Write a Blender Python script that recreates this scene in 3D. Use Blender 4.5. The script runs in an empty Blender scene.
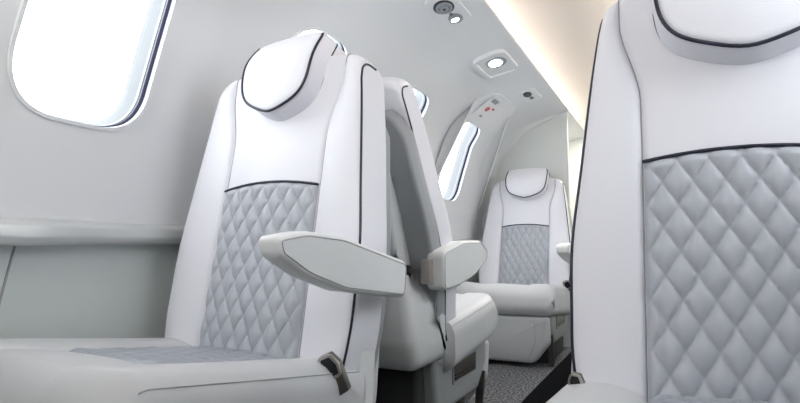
import bpy, bmesh, math, random
from math import sin, cos, pi, sqrt, atan, exp, radians, copysign
from mathutils import Vector, Matrix
from mathutils.geometry import delaunay_2d_cdt

random.seed(4)
sc = bpy.context.scene
COL = sc.collection

# ------------------------------------------------------------------ materials
def new_mat(name):
    m = bpy.data.materials.new(name); m.use_nodes = True
    nt = m.node_tree
    return m, nt, nt.nodes['Principled BSDF']

def leather(name, col, rough=.42, bump=.12, scale=420, spec=.4):
    m, nt, b = new_mat(name)
    tc = nt.nodes.new('ShaderNodeTexCoord')
    vo = nt.nodes.new('ShaderNodeTexVoronoi'); vo.inputs['Scale'].default_value = scale
    no = nt.nodes.new('ShaderNodeTexNoise'); no.inputs['Scale'].default_value = 9; no.inputs['Detail'].default_value = 3
    nt.links.new(tc.outputs['Object'], vo.inputs['Vector']); nt.links.new(tc.outputs['Object'], no.inputs['Vector'])
    ad = nt.nodes.new('ShaderNodeMath'); ad.operation = 'MULTIPLY_ADD'; ad.inputs[1].default_value = .25
    nt.links.new(vo.outputs['Distance'], ad.inputs[0]); nt.links.new(no.outputs['Fac'], ad.inputs[2])
    bp = nt.nodes.new('ShaderNodeBump'); bp.inputs['Strength'].default_value = bump; bp.inputs['Distance'].default_value = .004
    nt.links.new(ad.outputs[0], bp.inputs['Height']); nt.links.new(bp.outputs['Normal'], b.inputs['Normal'])
    b.inputs['Base Color'].default_value = (*col, 1); b.inputs['Roughness'].default_value = rough
    b.inputs['Specular IOR Level'].default_value = spec
    return m

def plain(name, col, rough=.5, metal=0, spec=.5, var=.03):
    m, nt, b = new_mat(name)
    no = nt.nodes.new('ShaderNodeTexNoise'); no.inputs['Scale'].default_value = 6
    tc = nt.nodes.new('ShaderNodeTexCoord'); nt.links.new(tc.outputs['Object'], no.inputs['Vector'])
    mr = nt.nodes.new('ShaderNodeMapRange')
    mr.inputs['To Min'].default_value = max(0, rough - var); mr.inputs['To Max'].default_value = min(1, rough + var)
    nt.links.new(no.outputs['Fac'], mr.inputs['Value']); nt.links.new(mr.outputs['Result'], b.inputs['Roughness'])
    b.inputs['Base Color'].default_value = (*col, 1); b.inputs['Metallic'].default_value = metal
    b.inputs['Specular IOR Level'].default_value = spec
    return m

def emit(name, col, strength):
    m, nt, b = new_mat(name)
    b.inputs['Base Color'].default_value = (*col, 1)
    b.inputs['Emission Color'].default_value = (*col, 1); b.inputs['Emission Strength'].default_value = strength
    return m

M = {}
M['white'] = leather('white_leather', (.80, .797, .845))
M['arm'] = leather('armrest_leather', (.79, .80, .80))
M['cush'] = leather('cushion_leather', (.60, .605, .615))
M['quilt'] = leather('quilted_grey_leather', (.475, .495, .54), rough=.36, bump=.10)
M['insert'] = leather('shaded_insert_leather', (.37, .39, .43), rough=.38, bump=.10)  # same leather as the quilted backs, darkened: cushion shade put into the colour
M['band'] = leather('grey_side_leather', (.33, .345, .36))
M['pipe'] = plain('navy_piping', (.012, .013, .032), .4)
M['seam'] = plain('seam_thread', (.36, .36, .38), .6)
M['seam2'] = plain('pale_seam_thread', (.50, .51, .515), .6)
M['shell'] = plain('pale_grey_shell', (.66, .675, .68), .5, spec=.3)
M['base'] = plain('grey_base_trim', (.33, .34, .34), .5)
M['plinth'] = plain('charcoal_plinth', (.035, .035, .037), .6)
M['chrome'] = plain('brushed_nickel', (.62, .58, .54), .28, 1)
M['bronze'] = plain('dark_bronze', (.20, .185, .17), .35, .9)
M['black'] = plain('black_plastic', (.015, .015, .018), .35)
M['wall'] = plain('cabin_lining', (.79, .80, .81), .6, spec=.25)
M['lower'] = leather('lower_sidewall_cover', (.63, .67, .655), rough=.6, bump=.06, spec=.2)
M['ledge'] = plain('satin_ledge', (.62, .635, .625), .32, .35)
M['bulk'] = plain('bulkhead_lining', (.69, .715, .695), .6, spec=.25)
M['dome'] = plain('ceiling_lining', (.66, .625, .59), .65, spec=.2)
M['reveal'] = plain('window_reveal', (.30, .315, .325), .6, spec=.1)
M['gasket'] = plain('window_gasket', (.02, .02, .045), .7, spec=.05)
M['grey'] = plain('vent_grey', (.16, .17, .19), .4)
M['mid'] = plain('nozzle_grey', (.33, .35, .39), .4)
M['red'] = plain('red_print', (.6, .06, .07), .5)
M['lamp'] = emit('lamp_lens', (1, .97, .93), 14)
M['strip'] = emit('cove_strip', (1, .94, .87), 8.5)

# carpet
m, nt, b = new_mat('speckled_carpet'); M['carpet'] = m
tc = nt.nodes.new('ShaderNodeTexCoord'); no = nt.nodes.new('ShaderNodeTexNoise'); no.inputs['Scale'].default_value = 95; no.inputs['Detail'].default_value = 2
nt.links.new(tc.outputs['Object'], no.inputs['Vector'])
cr = nt.nodes.new('ShaderNodeValToRGB'); cr.color_ramp.elements[0].position = .38; cr.color_ramp.elements[1].position = .66
cr.color_ramp.elements[0].color = (.035, .035, .038, 1); cr.color_ramp.elements[1].color = (.26, .26, .27, 1)
nt.links.new(no.outputs['Fac'], cr.inputs['Fac']); nt.links.new(cr.outputs['Color'], b.inputs['Base Color'])
bp = nt.nodes.new('ShaderNodeBump'); bp.inputs['Strength'].default_value = .6; bp.inputs['Distance'].default_value = .006
nt.links.new(no.outputs['Fac'], bp.inputs['Height']); nt.links.new(bp.outputs['Normal'], b.inputs['Normal'])
b.inputs['Roughness'].default_value = .95; b.inputs['Specular IOR Level'].default_value = .05
# dark aisle carpet
M['aisle'] = leather('dark_aisle_carpet', (.022, .022, .025), .95, .5, 300, .05)

# window pane: thin clear acrylic
m = bpy.data.materials.new('clear_acrylic'); m.use_nodes = True; M['glass'] = m
nt = m.node_tree; nt.nodes.remove(nt.nodes['Principled BSDF'])
tr = nt.nodes.new('ShaderNodeBsdfTransparent'); tr.inputs['Color'].default_value = (.96, .97, .98, 1)
gl = nt.nodes.new('ShaderNodeBsdfGlossy'); gl.inputs['Roughness'].default_value = .05
mx = nt.nodes.new('ShaderNodeMixShader')
mx.inputs[0].default_value = .03; nt.links.new(tr.outputs[0], mx.inputs[1]); nt.links.new(gl.outputs[0], mx.inputs[2])
nt.links.new(mx.outputs[0], nt.nodes['Material Output'].inputs[0])

# ------------------------------------------------------------------ helpers
def obj(name, verts, faces, mat, parent=None, smooth=True, fix=True, sharp=None):
    me = bpy.data.meshes.new(name)
    me.from_pydata([tuple(v) for v in verts], [], faces)
    if fix:
        bm = bmesh.new(); bm.from_mesh(me)
        bmesh.ops.remove_doubles(bm, verts=bm.verts, dist=1e-6)
        bmesh.ops.recalc_face_normals(bm, faces=bm.faces)
        bm.to_mesh(me); bm.free()
    me.validate(); me.materials.append(mat)
    if smooth:
        me.polygons.foreach_set('use_smooth', [True] * len(me.polygons))
        if sharp: me.set_sharp_from_angle(angle=radians(sharp))
    o = bpy.data.objects.new(name, me); COL.objects.link(o)
    if parent: o.parent = parent
    return o

def thing(name, label, cat, loc=(0, 0, 0), rz=0, group=None):
    o = bpy.data.objects.new(name, None); COL.objects.link(o)
    o.empty_display_size = .1
    o.location = loc; o.rotation_euler = (0, 0, rz)
    o['label'] = label; o['category'] = cat
    if group: o['group'] = group
    return o

def structure(o):
    o['kind'] = 'structure'; return o

class MB:
    def __init__(s): s.v = []; s.f = []
    def add(s, v, f):
        k = len(s.v); s.v += [tuple(p) for p in v]; s.f += [tuple(i + k for i in q) for q in f]
    def build(s, name, mat, parent=None, **k): return obj(name, s.v, s.f, mat, parent, **k)

def tube(pts, r, seg=8):
    pts = [Vector(p) for p in pts]; n = len(pts); v = []; f = []
    up = None
    for i, p in enumerate(pts):
        t = (pts[min(i + 1, n - 1)] - pts[max(i - 1, 0)]).normalized()
        if up is None:
            up = t.orthogonal().normalized()
        up = (up - t * up.dot(t)).normalized(); sd = t.cross(up)
        for k in range(seg):
            a = 2 * pi * k / seg; v.append(p + (up * cos(a) + sd * sin(a)) * r)
    for i in range(n - 1):
        for k in range(seg):
            a, b = i * seg + k, i * seg + (k + 1) % seg
            f.append((a, b, b + seg, a + seg))
    f.append(tuple(range(seg))); f.append(tuple((n - 1) * seg + k for k in range(seg)))
    return v, f

def smooth_poly(pts, sub=8, closed=True):
    """Catmull-Rom through the 2-D points."""
    out = []; n = len(pts)
    rng = range(n if closed else n - 1)
    for i in rng:
        if closed: p0, p1, p2, p3 = pts[i - 1], pts[i], pts[(i + 1) % n], pts[(i + 2) % n]
        else: p0, p1, p2, p3 = pts[max(i - 1, 0)], pts[i], pts[i + 1], pts[min(i + 2, n - 1)]
        for k in range(sub):
            t = k / sub
            out.append(tuple(.5 * (2 * b + (c - a) * t + (2 * a - 5 * b + 4 * c - d) * t * t + (3 * b - a - 3 * c + d) * t ** 3)
                             for a, b, c, d in zip(p0, p1, p2, p3)))
    if not closed: out.append(tuple(pts[-1]))
    return out

def rounded(pts, r, seg=6):
    """round the corners of a 2-D polygon; r a number or a list."""
    out = []; n = len(pts)
    for i in range(n):
        rr = r[i] if isinstance(r, (list, tuple)) else r
        p = Vector(pts[i]); a = Vector(pts[i - 1]) - p; b = Vector(pts[(i + 1) % n]) - p
        la, lb = a.length, b.length; a.normalize(); b.normalize()
        ang = a.angle(b); d = min(rr / math.tan(ang / 2), la * .49, lb * .49)
        p1, p2 = p + a * d, p + b * d
        for k in range(seg + 1):
            t = k / seg
            q = p1 * (1 - t) ** 2 + p * (2 * t * (1 - t)) + p2 * t * t
            out.append((q.x, q.y))
    return out

def area2(o): return sum(o[i - 1][0] * o[i][1] - o[i][0] * o[i - 1][1] for i in range(len(o)))

def inset(o, d):
    """offset a closed outline inwards by d."""
    sg = 1 if area2(o) > 0 else -1; n = len(o); out = []
    for i in range(n):
        t = Vector(o[(i + 1) % n]) - Vector(o[i - 1])
        if t.length < 1e-9: t = Vector((1, 0))
        t.normalize(); out.append((o[i][0] - t.y * d * sg, o[i][1] + t.x * d * sg))
    return out

def pillow(o, n0, n1, er, fmap, bulge0=0., bulge1=0., arc=4, rings=(.75, .45, .15)):
    """closed padded solid from a 2-D outline between n0 (back) and n1 (front), edges rounded by er."""
    v = []; f = []; n = len(o)
    cx = sum(p[0] for p in o) / n; cy = sum(p[1] for p in o) / n
    layers = []
    base = inset(o, er)
    for t in reversed(rings):
        layers.append([(cx + (p[0] - cx) * t, cy + (p[1] - cy) * t, n1 + bulge1 * (1 - t * t)) for p in base])
    for k in range(arc + 1):
        a = pi / 2 * (1 - k / arc)
        q = inset(o, er * (1 - cos(a)))
        layers.append([(p[0], p[1], n1 - er * (1 - sin(a))) for p in q])
    for k in range(arc + 1):
        a = pi / 2 * k / arc
        q = inset(o, er * (1 - cos(a)))
        layers.append([(p[0], p[1], n0 + er * (1 - sin(a))) for p in q])
    for t in rings:
        layers.append([(cx + (p[0] - cx) * t, cy + (p[1] - cy) * t, n0 - bulge0 * (1 - t * t)) for p in base])
    for L in layers: v += [fmap(*p) for p in L]
    for i in range(len(layers) - 1):
        for k in range(n):
            a, b = i * n + k, i * n + (k + 1) % n
            f.append((a, b, b + n, a + n))
    v.append(fmap(cx, cy, n1 + bulge1)); c = len(v) - 1
    for k in range(n): f.append((c, k, (k + 1) % n))
    v.append(fmap(cx, cy, n0 - bulge0)); c = len(v) - 1; k0 = (len(layers) - 1) * n
    for k in range(n): f.append((c, k0 + (k + 1) % n, k0 + k))
    return v, f

def ring_solid(o_out, o_in, n0, n1, fmap):
    """a frame between two outlines with the same point count."""
    v = []; f = []; n = len(o_out)
    for L, nn in ((o_out, n0), (o_out, n1), (o_in, n1), (o_in, n0)):
        v += [fmap(p[0], p[1], nn) for p in L]
    for i in range(4):
        j = (i + 1) % 4
        for k in range(n):
            f.append((i * n + k, i * n + (k + 1) % n, j * n + (k + 1) % n, j * n + k))
    return v, f

def bar(a, b, w, d, up=(0, 0, 1)):
    a, b = Vector(a), Vector(b); t = (b - a).normalized(); s = t.cross(Vector(up)).normalized(); u = s.cross(t)
    v = []
    for p in (a, b):
        for i, j in ((-1, -1), (1, -1), (1, 1), (-1, 1)): v.append(p + s * (i * w / 2) + u * (j * d / 2))
    return v, [(0, 1, 2, 3), (4, 5, 6, 7), (0, 1, 5, 4), (1, 2, 6, 5), (2, 3, 7, 6), (3, 0, 4, 7)]

# ------------------------------------------------------------------ cabin shell
CX = -.365                                    # cabin centreline
PR = [(-1.19, .60), (-1.183, .72), (-1.166, .86), (-1.141, .98), (-1.09, 1.18), (-1.018, 1.293), (-.894, 1.402), (-.76, 1.458), (-.65, 1.486), (-.577, 1.5)]
PROF = [Vector(p) for p in smooth_poly(PR, 6, closed=False)]
SL = [0.]
for a, b in zip(PROF, PROF[1:]): SL.append(SL[-1] + (b - a).length)
STOP = SL[-1]
def prof_at(s):
    s = min(max(s, 0), STOP)
    for i in range(len(SL) - 1):
        if s <= SL[i + 1] or i == len(SL) - 2:
            t = (s - SL[i]) / (SL[i + 1] - SL[i]); p = PROF[i].lerp(PROF[i + 1], t); break
    # smoothed tangent
    def raw(q):
        q = min(max(q, 0), STOP)
        for j in range(len(SL) - 1):
            if q <= SL[j + 1] or j == len(SL) - 2:
                return PROF[j].lerp(PROF[j + 1], (q - SL[j]) / (SL[j + 1] - SL[j]))
    t = (raw(s + .02) - raw(s - .02)).normalized()
    return p, Vector((t.y, -t.x))             # inward normal points to the aisle
def s_of_z(z):
    for i in range(len(SL) - 1):
        if PROF[i].y <= z <= PROF[i + 1].y:
            return SL[i] + (SL[i + 1] - SL[i]) * (z - PROF[i].y) / (PROF[i + 1].y - PROF[i].y)
def s_of_x(x):
    for i in range(len(SL) - 1):
        if PROF[i].x <= x <= PROF[i + 1].x:
            return SL[i] + (SL[i + 1] - SL[i]) * (x - PROF[i].x) / (PROF[i + 1].x - PROF[i].x)
def W(y, s, n=0., side=1):
    p, nn = prof_at(s)
    x, z = p.x + nn.x * n, p.y + nn.y * n
    return Vector((x if side > 0 else 2 * CX - x, y, z))

Y0, Y1, YB = -1.6, 4.6, 3.68
SB, ST = s_of_z(.893), s_of_z(1.318)
def win_outline(yc, grow=0.):
    hw = (.158 if yc < 2.9 else .178) + grow
    o = [(yc - hw - .010, SB - grow), (yc + hw - .010, SB - grow), (yc + hw + .012, ST + grow), (yc - hw + .014, ST + grow)]
    return rounded(o, .118 + grow, 12)
WINY = [.787, 1.522, 2.257, 3.01]

def sheet(name, bound, holes, mp, mat, step=(.12, .035), parent=None):
    """triangulated curved panel (Y, s) with holes."""
    pts = []; edges = []
    def loop(L):
        k = len(pts); pts.extend(Vector(p) for p in L)
        edges.extend((k + i, k + (i + 1) % len(L)) for i in range(len(L)))
    loop(bound)
    for h in holes: loop(h)
    ys = [p[0] for p in bound]; ss = [p[1] for p in bound]
    def inside(L, p):
        c = False
        for i in range(len(L)):
            (x1, y1), (x2, y2) = L[i - 1], L[i]
            if (y1 > p[1]) != (y2 > p[1]) and p[0] < (x2 - x1) * (p[1] - y1) / (y2 - y1) + x1: c = not c
        return c
    def near(L, p, d): return any((q[0] - p[0]) ** 2 + (q[1] - p[1]) ** 2 < d * d for q in L)
    y = min(ys) + step[0] / 2
    while y < max(ys):
        s = min(ss) + step[1] / 2
        while s < max(ss):
            p = (y, s)
            if inside(bound, p) and not any(inside(h, p) or near(h, p, .012) for h in holes) and not near(bound, p, .01):
                pts.append(Vector(p))
            s += step[1]
        y += step[0]
    v, e, f, *_ = delaunay_2d_cdt(pts, edges, [], 0, 1e-5)
    faces = []
    for t in f:
        c = sum((v[i] for i in t), Vector((0, 0))) / len(t)
        if inside(bound, c) and not any(inside(h, c) for h in holes): faces.append(tuple(t))
    return obj(name, [mp(p.x, p.y) for p in v], faces, mat, parent)

def rect_loop(y0, y1, s0, s1, n=50, m=40):
    L = [(y0 + (y1 - y0) * i / n, s0) for i in range(n)] + [(y1, s0 + (s1 - s0) * i / m) for i in range(m)]
    L += [(y1 - (y1 - y0) * i / n, s1) for i in range(n)] + [(y0, s1 - (s1 - s0) * i / m) for i in range(m)]
    return L

for side, nm in ((1, 'wall_left'), (-1, 'wall_right')):
    holes = [win_outline(y) for y in WINY]
    structure(sheet(nm, rect_loop(Y0, Y1, s_of_z(.655), STOP), holes, lambda y, s: W(y, s, 0, side), M['wall']))
    lower = [(-1.206, .67), (-1.206, .56), (-1.200, .42), (-1.185, .25), (-1.155, .1), (-1.13, 0.), (-1.125, -.02)]
    lower = smooth_poly(lower, 4, closed=False)
    g = lambda x: x if side > 0 else 2 * CX - x
    v = []; f = []
    ny = 40; k = len(lower)
    for i in range(ny + 1):
        y = Y0 + (Y1 - Y0) * i / ny
        v += [(g(x), y, z) for x, z in lower]
    for i in range(ny):
        for j in range(k - 1): f.append((i * k + j, i * k + j + 1, (i + 1) * k + j + 1, (i + 1) * k + j))
    o = structure(obj('trim_1' if side > 0 else 'trim_2', v, f, M['lower']))
    if side > 0:                               # stitched joints of the lower cover
        for (ya, yb) in ((.57, .69), (2.35, 2.41)):
            t = tube([(-1.194 + .03 * (1 - q) ** 2 * 0 + .0, ya + (yb - ya) * q, .10 + .525 * q) for q in [i / 12 for i in range(13)]], .0025)
            pts = []
            for i in range(13):
                q = i / 12; z = .06 + .565 * q
                x = next((lower[j][0] + (lower[j + 1][0] - lower[j][0]) * (z - lower[j][1]) / (lower[j + 1][1] - lower[j][1])
                          for j in range(len(lower) - 1) if lower[j + 1][1] <= z <= lower[j][1]), -1.19)
                pts.append((x + .001, ya + (yb - ya) * q, z))
            v_, f_ = tube(pts, .0025)
            obj('seam', v_, f_, M['seam'], o)
    # armrest-height side ledge with a soft rounded nose
    sec = rounded([(-1.21, .628), (-1.158, .630), (-1.150, .645), (-1.152, .668), (-1.166, .678), (-1.21, .684)], .012, 4)
    v = []; f = []; k = len(sec); ny = 60
    for i in range(ny + 1):
        y = Y0 + (Y1 - Y0) * i / ny
        fat = .012 * exp(-((y - .70) / .07) ** 2)
        v += [(g(x + (fat if x > -1.2 else 0)), y, z - (fat * .5 if z < .65 else 0)) for x, z in sec]
    for i in range(ny):
        for j in range(k): f.append((i * k + j, i * k + (j + 1) % k, (i + 1) * k + (j + 1) % k, (i + 1) * k + j))
    structure(obj('trim_3' if side > 0 else 'trim_4', v, f, M['ledge']))
    # windows
    for i, yc in enumerate(WINY):
        mp = lambda y, s, n: W(y, s, n, side)
        a, b = win_outline(yc), win_outline(yc, -.006)
        mb = MB()
        # reveal tunnel going outwards
        n = len(a); v = []; f = []
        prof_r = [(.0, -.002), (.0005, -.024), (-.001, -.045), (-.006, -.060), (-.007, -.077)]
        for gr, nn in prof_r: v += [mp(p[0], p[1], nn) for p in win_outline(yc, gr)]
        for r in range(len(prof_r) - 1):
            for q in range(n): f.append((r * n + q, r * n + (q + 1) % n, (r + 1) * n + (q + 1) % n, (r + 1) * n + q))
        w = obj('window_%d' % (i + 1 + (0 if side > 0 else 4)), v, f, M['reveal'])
        structure(w)
        v, f = ring_solid(win_outline(yc, .007), win_outline(yc, -.001), -.004, .005, mp)
        obj('window_frame', v, f, M['wall'], w, smooth=True, sharp=40)
        v, f = ring_solid(win_outline(yc, .0), win_outline(yc, -.0015), -.0205, -.010, mp)
        obj('gasket', v, f, M['gasket'], w, sharp=40)
        v, f = ring_solid(win_outline(yc, .0), win_outline(yc, -.0018), -.036, -.028, mp)
        obj('shade_track', v, f, M['mid'], w, sharp=40)
        p = win_outline(yc, -.0055); v = [mp(q[0], q[1], -.073) for q in p] + [mp(q[0], q[1], -.077) for q in p]
        cen = mp(yc, (SB + ST) / 2, -.073); v += [cen, mp(yc, (SB + ST) / 2, -.077)]
        f = []
        for q in range(n):
            f.append((2 * n, q, (q + 1) % n)); f.append((2 * n + 1, n + (q + 1) % n, n + q)); f.append((q, (q + 1) % n, n + (q + 1) % n, n + q))
        obj('window_pane', v, f, M['glass'], w)

# raised lining panel round the farthest left window
yc = WINY[3]
po = rounded([(2.68, s_of_z(.80)), (3.60, s_of_z(.80)), (3.27, s_of_x(-.80)), (2.80, s_of_x(-.80))], [.03, .03, .12, .16], 10)
def panel_map(y, s): return W(y, s, .006)
pt = structure(sheet('trim_5', po, [win_outline(yc, .004)], panel_map, M['wall'], (.05, .03)))
v, f = ring_solid(po, inset(po, .004), 0, .0068, lambda y, s, n: W(y, s, n))
obj('raised_edge', v, f, M['wall'], pt, sharp=50)

# ceiling: raised dome between the two headliner lips
dome = [(-.577, 1.5), (-.577, 1.508), (-.60, 1.515), (-.71, 1.516), (-.735, 1.54), (-.735, 1.575), (-.70, 1.605), (-.62, 1.632), (-.52, 1.650), (-.44, 1.657), (CX, 1.659)]
dome = dome + [(2 * CX - x, z) for x, z in reversed(dome[:-1])]
v = []; f = []; k = len(dome)
for i in range(21):
    y = Y0 + (Y1 - Y0) * i / 20
    v += [(x, y, z) for x, z in dome]
for i in range(20):
    for j in range(k - 1): f.append((i * k + j, i * k + j + 1, (i + 1) * k + j + 1, (i + 1) * k + j))
structure(obj('ceiling', v, f, M['dome'], sharp=35))

# floor with the sunk aisle
ax0, ax1, az = -.575, -.155, -.14
structure(obj('floor', [(-1.25, Y0, 0), (ax0, Y0, 0), (ax0, Y1, 0), (-1.25, Y1, 0), (ax1, Y0, 0), (.55, Y0, 0), (.55, Y1, 0), (ax1, Y1, 0)],
              [(0, 1, 2, 3), (4, 5, 6, 7)], M['carpet'], smooth=False, fix=False))
structure(obj('trim_6', [(ax0, Y0, 0), (ax0, Y0, az), (ax1, Y0, az), (ax1, Y0, 0), (ax0, Y1, 0), (ax0, Y1, az), (ax1, Y1, az), (ax1, Y1, 0)],
              [(0, 1, 5, 4), (1, 2, 6, 5), (2, 3, 7, 6)], M['aisle'], smooth=False, fix=False))

# end walls
def wall_end(name, y, mat):
    return structure(obj(name, [(-1.3, y, -.2), (.6, y, -.2), (.6, y, 1.75), (-1.3, y, 1.75), (-1.3, y + .02, -.2), (.6, y + .02, -.2), (.6, y + .02, 1.75), (-1.3, y + .02, 1.75)],
                         [(0, 1, 2, 3), (4, 5, 6, 7), (0, 1, 5, 4), (1, 2, 6, 5), (2, 3, 7, 6), (3, 0, 4, 7)], mat, smooth=False))
wall_end('wall_back', Y0 - .02, M['bulk']); wall_end('wall_front', Y1, M['bulk'])

# partition bulkheads left and right of the passage
for side, nm in ((1, 'wall_partition_left'), (-1, 'wall_partition_right')):
    g = lambda x: x if side > 0 else 2 * CX - x
    loop = [(p.x + (-.004), p.y + .004) for p in PROF[::2]] + [(-.578, 1.512), (-.586, 1.50), (-.588, 1.40), (-.586, -.0)]
    loop += [(-1.14, 0.0), (-1.19, .3)]
    n = len(loop)
    v = [(g(x), YB, z) for x, z in loop] + [(g(x), YB + .035, z) for x, z in loop]
    f = [tuple(range(n)), tuple(range(n, 2 * n))] + [(q, (q + 1) % n, n + (q + 1) % n, n + q) for q in range(n)]
    structure(obj(nm, v, f, M['bulk'], smooth=False))
# soft fillet where the lining sweeps into the left partition
v = []; f = []; ns = 40; na = 8; R = .06
for i in range(ns + 1):
    s = STOP * i / ns
    rr = R * min(1, max(.15, (STOP - s) / .45))
    for j in range(na + 1):
        a = pi / 2 * j / na
        v.append(W(YB - rr + rr * sin(a), s, .001 + rr * (1 - cos(a)) * .8))
for i in range(ns):
    for j in range(na): f.append((i * (na + 1) + j, i * (na + 1) + j + 1, (i + 1) * (na + 1) + j + 1, (i + 1) * (na + 1) + j))
structure(obj('trim_7', v, f, M['wall']))

# cove light strips hidden behind the headliner lips
for side, where in ((1, 'left'), (-1, 'right')):
    g = lambda x: x if side > 0 else 2 * CX - x
    v = []; f = []
    sec = [(-.69, 1.518), (-.655, 1.518), (-.66, 1.527), (-.685, 1.527)]
    v = [(g(x), y, z) for y in (Y0 + .05, Y1 - .05) for x, z in sec]
    f = [(0, 1, 2, 3), (4, 5, 6, 7), (0, 1, 5, 4), (1, 2, 6, 5), (2, 3, 7, 6), (3, 0, 4, 7)]
    o = obj('cove_light_strip', v, f, M['strip'], smooth=False)
    o['label'] = 'warm light strip tucked in the ceiling cove along the %s edge' % ('window-side' if side > 0 else 'far right')
    o['category'] = 'light'

# ------------------------------------------------------------------ overhead units
def disc(yc, sc_, ry, rs, n, k=24):
    return [(yc + ry * cos(2 * pi * i / k), sc_ + rs * sin(2 * pi * i / k)) for i in range(k)]
mpL = lambda y, s, n: W(y, s, n)
def plate(name, corners, r, root, th=.006):
    o = rounded(corners, r, 6)
    v, f = pillow(o, -.004, th, .004, mpL)
    return obj(name, v, f, M['wall'], root)
def lens(root, y, s, rad, lit=True, ring=True):
    if ring:
        v, f = ring_solid(disc(y, s, rad * 1.35, rad * 1.35, 0), disc(y, s, rad, rad, 0), .003, .0105, mpL)
        rg = obj('bezel', v, f, M['mid'], root, sharp=40)
    v, f = pillow(disc(y, s, rad, rad, 0), .002, .0085, .002, mpL)
    return obj('lens', v, f, M['lamp'] if lit else M['grey'], root)
def local(root_y, root_s): return W(root_y, root_s, 0)
def unit(name, label, cat):
    return thing(name, label, cat)
def sx(x): return s_of_x(x)

u1 = unit('overhead_service_unit', 'overhead service panel with round air nozzle and lit reading lamp, nearest the camera', 'overhead panel')
plate('panel', [(1.70, sx(-.745)), (1.975, sx(-.765)), (1.98, sx(-.645)), (1.72, sx(-.645))], .05, u1)
yv, xv = 1.80, -.702
v, f = pillow(disc(yv, sx(xv), .052, .036, 0), .003, .0075, .001, mpL); obj('air_nozzle', v, f, M['black'], u1)
nz = u1.children[-1]
v, f = ring_solid(disc(yv, sx(xv), .040, .029, 0), disc(yv, sx(xv), .027, .02, 0), .004, .013, mpL); obj('nozzle_ring', v, f, M['mid'], nz, sharp=40)
v, f = pillow(disc(yv, sx(xv), .022, .016, 0), .004, .015, .003, mpL); obj('nozzle_tip', v, f, M['mid'], nz)
v, f = pillow(disc(yv, sx(xv), .008, .006, 0), .010, .0165, .001, mpL); obj('nozzle_hole', v, f, M['black'], nz)
v, f = pillow(disc(1.868, sx(-.700), .010, .007, 0), .003, .009, .002, mpL); obj('button', v, f, M['grey'], u1)
v, f = pillow(disc(1.91, sx(-.698), .042, .026, 0), .003, .0075, .001, mpL); obj('lamp_recess', v, f, M['mid'], u1)
lens(u1, 1.915, sx(-.702), .016)

u2 = unit('overhead_downlight', 'large recessed square overhead downlight, brightly lit, middle one of the ceiling row', 'ceiling light')
plate('panel', [(2.335, sx(-.785)), (2.60, sx(-.785)), (2.63, sx(-.635)), (2.33, sx(-.635))], .05, u2, .010)
ro = rounded([(2.335, sx(-.785)), (2.60, sx(-.785)), (2.63, sx(-.635)), (2.33, sx(-.635))], .05, 6)
v, f = ring_solid(ro, inset(ro, .014), .006, .017, mpL); obj('rim', v, f, M['wall'], u2, sharp=60)
v, f = pillow(disc(2.45, sx(-.70), .062, .046, 0), .008, .0118, .001, mpL); obj('lamp_recess', v, f, M['mid'], u2)
v, f = pillow(disc(2.45, sx(-.705), .040, .030, 0), .009, .0135, .001, mpL); obj('lens', v, f, M['lamp'], u2)

u3 = unit('overhead_service_unit', 'small unlit overhead service panel nearest the far bulkhead', 'overhead panel')
plate('panel', [(2.99, sx(-.745)), (3.22, sx(-.745)), (3.22, sx(-.645)), (2.99, sx(-.645))], .035, u3)
v, f = pillow(disc(3.06, sx(-.70), .045, .022, 0), .003, .011, .003, mpL); obj('air_nozzle', v, f, M['black'], u3)
v, f = pillow(disc(3.145, sx(-.695), .024, .012, 0), .003, .010, .003, mpL); obj('lens', v, f, M['grey'], u3)

sg = unit('notice_plate', 'small white notice plate with red symbols above the far window', 'sign')
def pl(name, y0, y1, x0, x1, mat, n1=.010, n0=.004, root=sg):
    v, f = pillow(rounded([(y0, sx(x0)), (y1, sx(x0)), (y1, sx(x1)), (y0, sx(x1))], .006, 3), n0, n1, .001, mpL)
    return obj(name, v, f, mat, root)
pl('plate', 2.86, 3.14, -.965, -.825, M['wall'], .008, .003)
v, f = ring_solid(disc(2.965, sx(-.905), .024, .016, 0), disc(2.965, sx(-.905), .018, .011, 0), .007, .0105, mpL); obj('red_symbol', v, f, M['red'], sg, sharp=40)
pl('red_symbol', 3.01, 3.045, -.895, -.885, M['red'], .0105, .007)
pl('red_symbol', 2.955, 2.972, -.917, -.895, M['red'], .0105, .007)
pl('grey_symbol', 2.96, 2.995, -.953, -.942, M['mid'], .0105, .007)
pl('speaker_grille', 2.90, 2.985, -.865, -.838, M['mid'], .0105, .007)

# ------------------------------------------------------------------ seats
def rng(a, b, n): return [a + (b - a) * i / (n - 1) for i in range(n)]
QB = [0, .02, .05, .10, .18, .28, .4, .52, .64, .76, .86, .93, .97, .99, 1]
QC = [-1, -.985, -.96, -.92, -.85, -.75, -.6, -.45, -.3, -.15, 0, .15, .3, .45, .6, .75, .85, .92, .96, .985, 1]
ss = lambda t: (lambda q: q * q * (3 - 2 * q))(min(1, max(0, t)))

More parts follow.
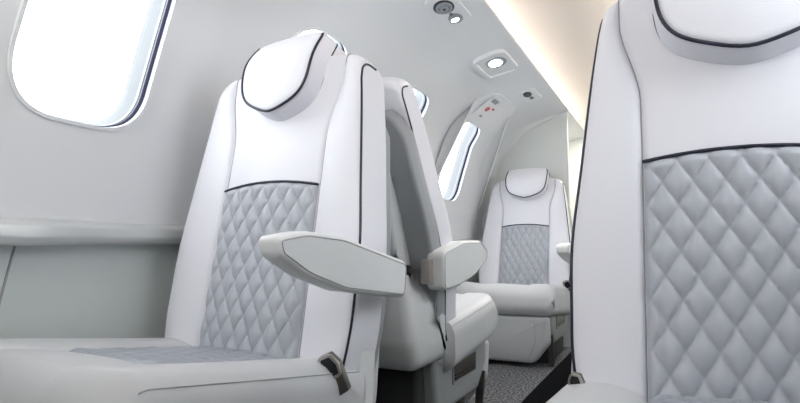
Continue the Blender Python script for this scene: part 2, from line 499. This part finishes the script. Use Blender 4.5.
class Pad:
    """soft upholstered slab: a across, h along, n outwards."""
    def __init__(s, mp, hmin, htop, w, wp, T, rt, er, bol, seam=.006, hseam=1e9):
        s.mp, s.hmin, s.htop, s.w, s.wp, s.T, s.rt, s.er, s.bol, s.seam = mp, hmin, htop, w, wp, T, rt, er, bol, seam
    def front(s, a, h, w, wp, seam=True):
        x = abs(a)
        if x > wp: n = s.bol * sin(pi * min(1, (x - wp) / (w - wp)) * .86) ** .75 if w > wp else 0
        else: n = .006 * (1 - (x / wp) ** 2)
        if seam: n -= s.seam * exp(-((x - wp) / .0035) ** 2)
        return n
    def rows(s, nr=44):
        return [.9 * i / nr for i in range(nr)] + [.9 + .1 * sin(pi / 2 * i / 16) for i in range(17)]
    def col_a(s, w, wp):
        L = [-(wp + q * (w - wp)) for q in reversed(QB)]
        L += [wp * c for c in QC[1:-1]]
        L += [(wp + q * (w - wp)) for q in QB]
        return L
    def build(s):
        v = []; f = []; s.edge = {1: [], -1: []}; s.seams = {1: [], -1: []}; s.hem = {1: [], -1: []}; s.rim = {1: [], -1: []}
        nloop = None; R = s.rows()
        hm = s.htop(0)
        for t in R:
            hc = s.hmin + (hm - s.hmin) * t
            w, wp = s.w(hc), s.wp(hc); wp = min(wp, w - .02)
            A = s.col_a(w, wp); fr = []; bk = []
            for a in A:
                ft = a / w; ht = s.htop(ft); h = s.hmin + (ht - s.hmin) * t
                d = ht - h; tr = s.rt - sqrt(max(0, s.rt ** 2 - max(0, s.rt - d) ** 2))
                de = w - abs(a); e = s.er - sqrt(max(0, s.er ** 2 - max(0, s.er - de) ** 2))
                n = s.front(a, h, w, wp) * min(1, d / .05 + .0) - tr - e
                fr.append((a, h, n)); bk.append((a, h, -s.T + tr + e))
            mid = []
            for sg_ in (1,):
                p, q = fr[-1], bk[-1]
                mid = [(p[0], p[1], p[2] + (q[2] - p[2]) * k / 4) for k in (1, 2, 3)]
            p, q = bk[0], fr[0]
            mid2 = [(p[0], p[1], p[2] + (q[2] - p[2]) * k / 4) for k in (1, 2, 3)]
            loop = fr + mid + bk[::-1] + mid2
            nloop = len(loop); v += [s.mp(*p) for p in loop]
            s.edge[1].append((fr[-1], bk[-1])); s.edge[-1].append((fr[0], bk[0]))
            nb = len(QB)
            s.rim[1].append((fr[-3], bk[-3])); s.rim[-1].append((fr[2], bk[2]))
            s.hem[1].append(fr[-4]); s.hem[-1].append(fr[3])
            s.seams[-1].append(fr[nb - 1]); s.seams[1].append(fr[len(fr) - nb])
        n = len(R)
        for i in range(n - 1):
            for k in range(nloop):
                f.append((i * nloop + k, i * nloop + (k + 1) % nloop, (i + 1) * nloop + (k + 1) % nloop, (i + 1) * nloop + k))
        f.append(tuple(range(nloop)))
        c = len(A); o = (n - 1) * nloop
        for j in range(c - 1):
            f.append((o + j, o + j + 1, o + c + 3 + (c - 1 - j - 1), o + c + 3 + (c - 1 - j)))
        f.append((o + c - 1, o + c, o + c + 1, o + c + 2, o + c + 3))
        f.append((o + c + 3 + c - 1, o + 2 * c + 3, o + 2 * c + 4, o + 2 * c + 5, o))
        return v, f

def quilt_grid(pad, h0, h1f, da, dh, A, inset_w=.0025, nx=84, ny=100, hfun=None, lift=.002, phase=0.):
    v = []; f = []
    for i in range(ny + 1):
        for j in range(nx + 1):
            c = -1 + 2 * j / nx
            hmid = h0 + (h1f(0) - h0) * i / ny
            wp = pad.wp(hmid) - inset_w; a = c * wp
            h = h0 + (h1f(c) - h0) * i / ny
            p = a / da + h / dh + phase; q = a / da - h / dh + phase
            z = (abs(sin(pi * p)) * abs(sin(pi * q))) ** .36
            dist = min(wp - abs(a), h1f(c) - h, h - h0 + .02)
            e = min(1, max(0, dist) / .014)
            n = pad.front(a, h, pad.w(hmid), pad.wp(hmid), False) + lift * min(1, e * 2) + A * z * (e ** .5) - .002 * (1 - e)
            v.append(pad.mp(a, h, n))
    for i in range(ny):
        for j in range(nx):
            k = i * (nx + 1) + j; f.append((k, k + 1, k + nx + 2, k + nx + 1))
    return v, f

def seat(label, loc, yaw, recl, sd, arm_shift=(0, 0, 0), tilt=.085, shell_d=.20, shell_w=.268, shroud=False, buckle_at=None, buckle_k=1., buckle_ax=None, arm_x=(.298, .344), head=(1., 0., 0.), back_w=(.281, .13), band_in=.001, back_pipe=False, rear_n=-.187, rear_w=.235, bz=0., arm=True, czb=-.022, arm_pts=None, arm_r=(.020, .12, .15, .02, .02, .12, .15, .020), buckle=True, ext=.26):
    root = thing('passenger_seat', label, 'seat', loc, yaw, 'white leather cabin seats')
    zb = .40; r = atan(recl)
    B = lambda a, h, n: Vector((a, h * sin(r) - n * cos(r), zb + bz + h * cos(r) + n * sin(r)))
    C = lambda a, h, n: Vector((a, -(h * cos(tilt) - n * sin(tilt)), zb + czb + h * sin(tilt) + n * cos(tilt)))
    eB, eT = .262, .224
    # backrest
    HT = lambda ft: .640 + .048 * (max(0, 1 - abs(ft) ** 5)) ** .5
    wback = lambda h: back_w[0] - back_w[1] * max(h, 0) ** 2 - .020 * ss((.10 - h) / .20) + .006 * exp(-((h - .24) / .10) ** 2)
    wpb = lambda h: .150 - .004 * min(max(h, 0), .4) / .37 + .030 * ss((h - .47) / .16)
    bp_ = Pad(B, -.12, HT, wback, wpb, .098, .030, .014, .014)
    v, f = bp_.build(); back = obj('backrest', v, f, M['white'], root)
    # centre insert
    arch = lambda c: .362 + .013 * (1 - c * c)
    v, f = quilt_grid(bp_, -.05, arch, 0.0432, .0725, .0110, phase=.25, nx=132, ny=156)
    obj('quilted_panel', v, f, M['quilt'], back)
    pts = []
    for c in rng(-1, 1, 30):
        h = arch(c); wp = bp_.wp(h); pts.append(B(c * wp, h, bp_.front(c * wp, h, bp_.w(h), wp, False) + .0035))
    v, f = tube(pts, .0028); obj('piping', v, f, M['pipe'], back)
    for s_ in (1, -1):
        run = (bp_.rim if s_ == sd else bp_.edge)[s_]
        if back_pipe and s_ == sd: run = [((q[0], q[1], q[2] - .0016), p) for p, q in run]
        pts = [B(p[0], p[1] + .0004, p[2] + .0008) for p, q in run]
        p, q = run[-1]
        for k in rng(.3, 1, 4): pts.append(B(p[0], p[1] + .0008, p[2] + (q[2] - p[2]) * k))
        v, f = tube(pts, .0026); obj('piping', v, f, M['pipe'], back)
        pts = [B(p[0], p[1], p[2] + .0018) for p in bp_.seams[s_][:-3]]
        v, f = tube(pts, .0011, 6); obj('seam', v, f, M['seam'], back)
    # grey leather side band behind the cushion, then the plastic shell
    o = [(wback(h) - band_in, h) for h in rng(-.10, .52, 12)] + [(.222 - band_in, .565), (.19 - band_in, .592)]
    o = o + [(-a, h) for a, h in reversed(o)]
    v, f = pillow(o, -.165, -.090, .012, B); bd = obj('side_band', v, f, M['band'], root)
    o = rounded([(-rear_w, -.12), (rear_w, -.12), (rear_w - .02, .30), (rear_w - .05, .56), (-rear_w + .05, .56), (-rear_w + .02, .30)], .05, 5)
    v, f = pillow(o, rear_n, -.155, .015, B, bulge0=.008); obj('rear_shell', v, f, M['shell'], root)
    # lower shell (recliner housing)
    yb = shell_d
    o = rounded([(.055, .285), (yb + .0, .285), (yb + .025, .36), (yb + .01, .50), (yb - .02, .60), (yb - .05, .70), (.185, .70), (.13, .60), (.085, .50), (.06, .42)], [.02, .05, .06, .08, .08, .015, .02, .08, .08, .05], 5)
    xo = shell_w
    v, f = pillow(o, -xo, xo, .035, lambda p, q, n: Vector((n * (1 - .24 * ss((q - .45) / .11)), p, q)), rings=(.8, .5, .2)); obj('lower_shell', v, f, M['shell'], root)
    # headrest
    hp = [(-.114, .722), (-.088, .736), (0, .742), (.088, .736), (.114, .722), (.122, .685), (.120, .635), (.112, .592), (.092, .561), (.054, .540), (0, .526),
          (-.054, .540), (-.092, .561), (-.112, .592), (-.120, .635), (-.122, .685)]
    ho = smooth_poly([(a * head[0] + head[1], h + head[2]) for a, h in hp], 5)
    def Hd(a, h, n):
        t = ss((h - .60) / .16)
        return B(a, h - .012 * ss((-n + .02) / .08), n - .045 * t * t * (1 if n > -.02 else .4))
    v, f = pillow(ho, -.075, .058, .016, Hd, bulge1=.012, rings=(.9, .75, .55, .3, .1)); hd = obj('headrest', v, f, M['white'], root)
    edge = inset(ho, .0035); k = len(edge)
    # piping runs from the left top corner round the bottom to the right top corner
    def pipe_run(nn, rad, mat, name, ins):
        e = inset(ho, ins); i0 = 4 * 5; seq = [e[(i0 + j) % k] for j in range(0, k - 4 * 5 + 1)]
        v, f = tube([Hd(p[0], p[1], nn) for p in seq], rad); obj(name, v, f, mat, hd)
    pipe_run(.0535, .0032, M['pipe'], 'piping', .0025)
    pipe_run(.002, .0014, M['pipe'], 'piping', -.0010)
    # seat cushion
    HC = lambda ft: .455 + .045 * (max(0, 1 - abs(ft) ** 4)) ** .5
    wc = lambda h: .283 - .010 * ss((h - .25) / .25)
    wpc = lambda h: .150 - .010 * min(max(h, 0), .33) / .33
    cp_ = Pad(C, -.055, HC, wc, wpc, .145, .060, .045, .020, seam=.005)
    def cfront(a, h, w, wp, seam=True, base=cp_.front):
        n = base(a, h, w, wp, False)
        # transverse seam at the insert's front edge, side seams only beside it
        if seam:
            if h < ext: n -= .005 * exp(-((abs(a) - wp) / .0035) ** 2)
        return n + .010 * ss((h - ext + .03) / .10) * (1 if abs(a) < wp else 1 - ss((abs(a) - wp) / .06)) 
    cp_.front = cfront
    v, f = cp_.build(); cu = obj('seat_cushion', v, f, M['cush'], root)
    v, f = quilt_grid(cp_, -.05, lambda c: ext + .010 * (1 - c * c), .0432, .0725, .0080, nx=84, ny=70, phase=.25)
    obj('quilted_panel', v, f, M['insert'], cu)
    for s_ in (1, -1):
        pts = [C(p[0] + s_ * .0006, p[1], p[2] + .0012) for p in cp_.hem[s_][:-14]]
        v, f = tube(pts, .0011, 6); obj('seam', v, f, M['seam2'], cu)
    # base: side frame, vent, front skirt, plinth, strut
    o = rounded([(-.40, .295), (-.40, .20), (-.30, .115), (.09, .115), (.11, .295)], [.02, .03, .03, .03, .02], 4)
    v, f = pillow(o, -.243, .243, .018, lambda p, q, n: Vector((n, p, q))); bs = obj('base_frame', v, f, M['base'], root)
    for s_ in (1, -1):
        mpS = lambda p, q, n, s_=s_: Vector((s_ * (.243 + n), p, q))
        vo = rounded([(-.27, .262), (-.27, .185), (-.035, .185), (-.035, .262)], .010, 4)
        v, f = ring_solid(vo, inset(vo, .008), -.004, .004, mpS); fr_ = obj('vent_panel', v, f, M['base'], bs, sharp=40)
        v, f = pillow(inset(vo, .008), -.004, .0015, .001, mpS); obj('vent_plate', v, f, M['bronze'], fr_)
        mb = MB()
        for z in (.202, .212):
            v, f = bar(mpS(-.25, z, .002), mpS(-.055, z, .002), .004, .004); mb.add(v, f)
        mb.build('vent_slot', M['black'], fr_, smooth=False)
    o = rounded([(-.238, .268), (.238, .268), (.238, .13), (.155, .022), (-.155, .022), (-.238, .13)], [.02, .02, .05, .06, .06, .05], 5)
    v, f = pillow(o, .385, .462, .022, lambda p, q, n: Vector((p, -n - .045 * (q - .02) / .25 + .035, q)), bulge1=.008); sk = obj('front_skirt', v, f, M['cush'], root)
    for s_ in (1, -1):
        pts = [Vector((s_ * x, -(.462 + .0045) - .045 * (z - .02) / .25 + .035, z)) for x, z in smooth_poly([(.165, .262), (.172, .20), (.165, .13), (.125, .045)], 6, False)]
        v, f = tube(pts, .0012, 6); obj('seam', v, f, M['seam'], sk)
    o = rounded([(-.27, .0), (.16, .0), (.16, .30), (.08, .30), (.06, .135), (-.27, .135)], [.01, .01, .03, .03, .02, .02], 4)
    v, f = pillow(o, -.205, .205, .012, lambda p, q, n: Vector((n, p, q)), rings=(.8, .4)); obj('plinth', v, f, M['plinth'], root)
    for s_ in (1, -1):
        v, f = bar((s_ * .232, -.375, .165), (s_ * .228, -.335, .004), .026, .016, up=(0, 1, 0)); obj('leg_strut', v, f, M['bronze'], root, smooth=False)
    # shroud beside the backrest on the aisle side
    o = rounded([(.020, .20), (.085, .20), (.098, .40), (.102, .495), (.075, .520), (.040, .50)], [.02, .03, .05, .04, .04, .04], 5)
    mpA = lambda p, q, n: Vector((sd * n, p, q))
    if shroud:
        v, f = pillow(o, .240, .276, .012, mpA); obj('side_shroud', v, f, M['arm'], root)
    # armrest
    if arm:
        ap = arm_pts or [(-.266, .637), (-.200, .647), (-.105, .640), (.108, .592), (.100, .520), (-.100, .546), (-.195, .575), (-.258, .608)]
        dx, dy, dz = arm_shift
        ap = [(p + dy, q + dz) for p, q in ap]
        o = rounded(ap, arm_r, 8)
        x0, x1 = arm_x[0] + dx, arm_x[1] + dx
        v, f = pillow(o, x0, x1, .009, mpA, bulge1=.0, rings=(.8, .5, .2)); ar = obj('armrest', v, f, M['arm'], root)
        e = inset(o, .0075)
        pts = [mpA(p[0], p[1], x1 + .0004) for p in e]; pts.append(pts[0])
        v, f = tube(pts, .0011, 6); obj('seam', v, f, M['seam2'], ar)
        rear = sorted(ap)[-2:]; ry, rz_ = max(p[0] for p in rear), (rear[0][1] + rear[1][1]) / 2
        o = rounded([(ry - .012, rz_ - .034), (ry + .028, rz_ - .034), (ry + .028, rz_ + .034), (ry - .012, rz_ + .034)], .006, 3)
        v, f = pillow(o, x0 - .004, x0 + .022, .003, mpA); br = obj('hinge_bracket', v, f, M['chrome'], ar)
        v, f = tube([mpA(ry + .020, rz_, .16), mpA(ry + .020, rz_, x0 + .004)], .0075, 12); obj('hinge_rod', v, f, M['bronze'], br, sharp=40)
        v, f = tube([mpA(ry + .020, rz_, .185), mpA(ry + .020, rz_, .222)], .017, 16); obj('hinge_collar', v, f, M['black'], br, sharp=40)
    # belt buckle in the gap between cushion and backrest
    if buckle:
        cx_, cy_, cz_ = buckle_at or (.268, -.02, .395)
        ax = Vector(buckle_ax or (sd * .35, .25, -.9)).normalized(); nn = Vector((sd * .25, -1, .1)).normalized()
        nn = (nn - ax * nn.dot(ax)).normalized(); uu = ax.cross(nn)
        cen = Vector((sd * cx_, cy_, cz_))
        mpB = lambda p, q, n: cen + (uu * p - ax * q + nn * n) * buckle_k
        o = rounded([(-.017, -.040), (.012, -.044), (.022, .020), (.014, .040), (-.012, .040), (-.022, .016)], .005, 3)
        v, f = pillow(o, -.010, .010, .003, mpB); bk = obj('belt_buckle', v, f, M['bronze'], root)
        o2 = rounded([(-.013, -.002), (.014, -.002), (.015, .020), (.010, .034), (-.009, .034), (-.016, .016)], .003, 3)
        v, f = pillow(o2, .006, .0125, .001, mpB); obj('release_button', v, f, M['black'], bk)
        v, f = ring_solid(inset(o2, -.0060), inset(o2, -.0005), .006, .0135, mpB); obj('chrome_rim', v, f, M['chrome'], bk, sharp=40)
    return root

seat('white leather seat with outstretched armrest beside the near left window', (-.836, .961, 0), -.0998, .182, 1, ext=.31, shroud=True, shell_w=.205, shell_d=.15, buckle_at=(.270, -.035, .390), buckle_k=.95, band_in=.035, czb=-.012, head=(.90, .013, .002), tilt=.130)
seat('white seat facing away, back to back with the near left seat', (-.89, 1.68, 0), pi, .34, -1, bz=.082, back_pipe=True, head=(1., 0., -.06), czb=-.01, rear_n=-.235, rear_w=.222, shell_d=.29, buckle=False, arm_x=(.264, .318),
     arm_pts=[(.221, .610), (.065, .640), (-.112, .645), (-.189, .615), (-.180, .575), (-.056, .533), (.086, .508), (.223, .500)],
     arm_r=(.03, .12, .06, .03, .03, .12, .12, .03))
seat('white seat against the far bulkhead, seen whole and facing the camera', (-.823, 3.389, 0), .0, .25, 1, head=(1.08, .004, .008), arm_x=(.266, .330),
     arm_pts=[(-.372, .636), (-.267, .647), (-.150, .641), (.100, .592), (.088, .517), (-.153, .548), (-.266, .572), (-.364, .592)])
seat('white seat filling the right edge of the picture across the aisle', (.108, .912, 0), .03, .18, -1, arm=False, back_w=(.258, .12), head=(1.04, .004, -.012), czb=.002, tilt=.095, buckle_at=(.242, -.045, .420), buckle_k=.5, buckle_ax=(0, .15, -1))

# ------------------------------------------------------------------ light
w = bpy.data.worlds.new('sky'); sc.world = w; w.use_nodes = True
w.node_tree.nodes['Background'].inputs['Color'].default_value = (.95, .975, 1, 1)
w.node_tree.nodes['Background'].inputs['Strength'].default_value = 4.6
def area(name, loc, rot, size, sy, power, col=(1, 1, 1)):
    L = bpy.data.lights.new(name, 'AREA'); L.shape = 'RECTANGLE'; L.size = size; L.size_y = sy; L.energy = power; L.color = col
    o = bpy.data.objects.new(name, L); COL.objects.link(o); o.location = loc; o.rotation_euler = rot
    return o
area('aft_fill_light', (-.80, -.55, 1.33), (radians(90), 0, radians(0)), .6, .35, 3.0, (.97, .985, 1)).data.spread = radians(95)  # added fill from behind the camera, no fitting of the cabin
area('passage_lamp', (CX, 4.2, 1.5), (0, 0, 0), .2, .4, 9, (1, .94, .86))

area('right_fill_light', (.22, -.25, 1.36), (radians(62), 0, radians(42)), .5, .3, 4.6, (1, .995, .99))  # added fill for armrest and aisle-side faces, not a real lamp
area('side_fill_light', (.30, 1.65, 1.40), (radians(66), 0, radians(96)), 1.3, .25, 9, (1, .99, .97))  # added unseen fill, lifts the shells, armrests and far seat
def spot(name, loc, aim, power, ang, col=(1, .96, .91)):
    L = bpy.data.lights.new(name, 'SPOT'); L.energy = power; L.spot_size = radians(ang); L.spot_blend = .9; L.shadow_soft_size = .03; L.color = col
    o = bpy.data.objects.new(name, L); COL.objects.link(o); o.location = loc
    o.rotation_euler = (Vector(aim) - Vector(loc)).to_track_quat('-Z', 'Y').to_euler()
spot('reading_lamp', (-.69, 1.915, 1.44), (-.55, 1.75, .4), 5, 110)
spot('downlight_lamp', (-.69, 2.45, 1.43), (-.55, 2.6, .4), 7, 130)

# ------------------------------------------------------------------ camera
cd = bpy.data.cameras.new('camera'); co = bpy.data.objects.new('camera', cd); COL.objects.link(co)
cd.sensor_width = 36; cd.lens = 36 * 561.85 / 800; cd.clip_start = .02
co.location = (0, 0, .62); co.rotation_euler = (radians(90) + .0824, 0, .4515)
sc.camera = co
sc.view_settings.view_transform = 'Standard'; sc.view_settings.look = 'None'
sc.view_settings.exposure = .43; sc.view_settings.gamma = 1; sc.view_settings.use_curve_mapping = False
sc.cycles.max_bounces = 10; sc.cycles.diffuse_bounces = 6; sc.cycles.transparent_max_bounces = 12
sc.cycles.use_denoising = True; sc.cycles.sample_clamp_indirect = 6
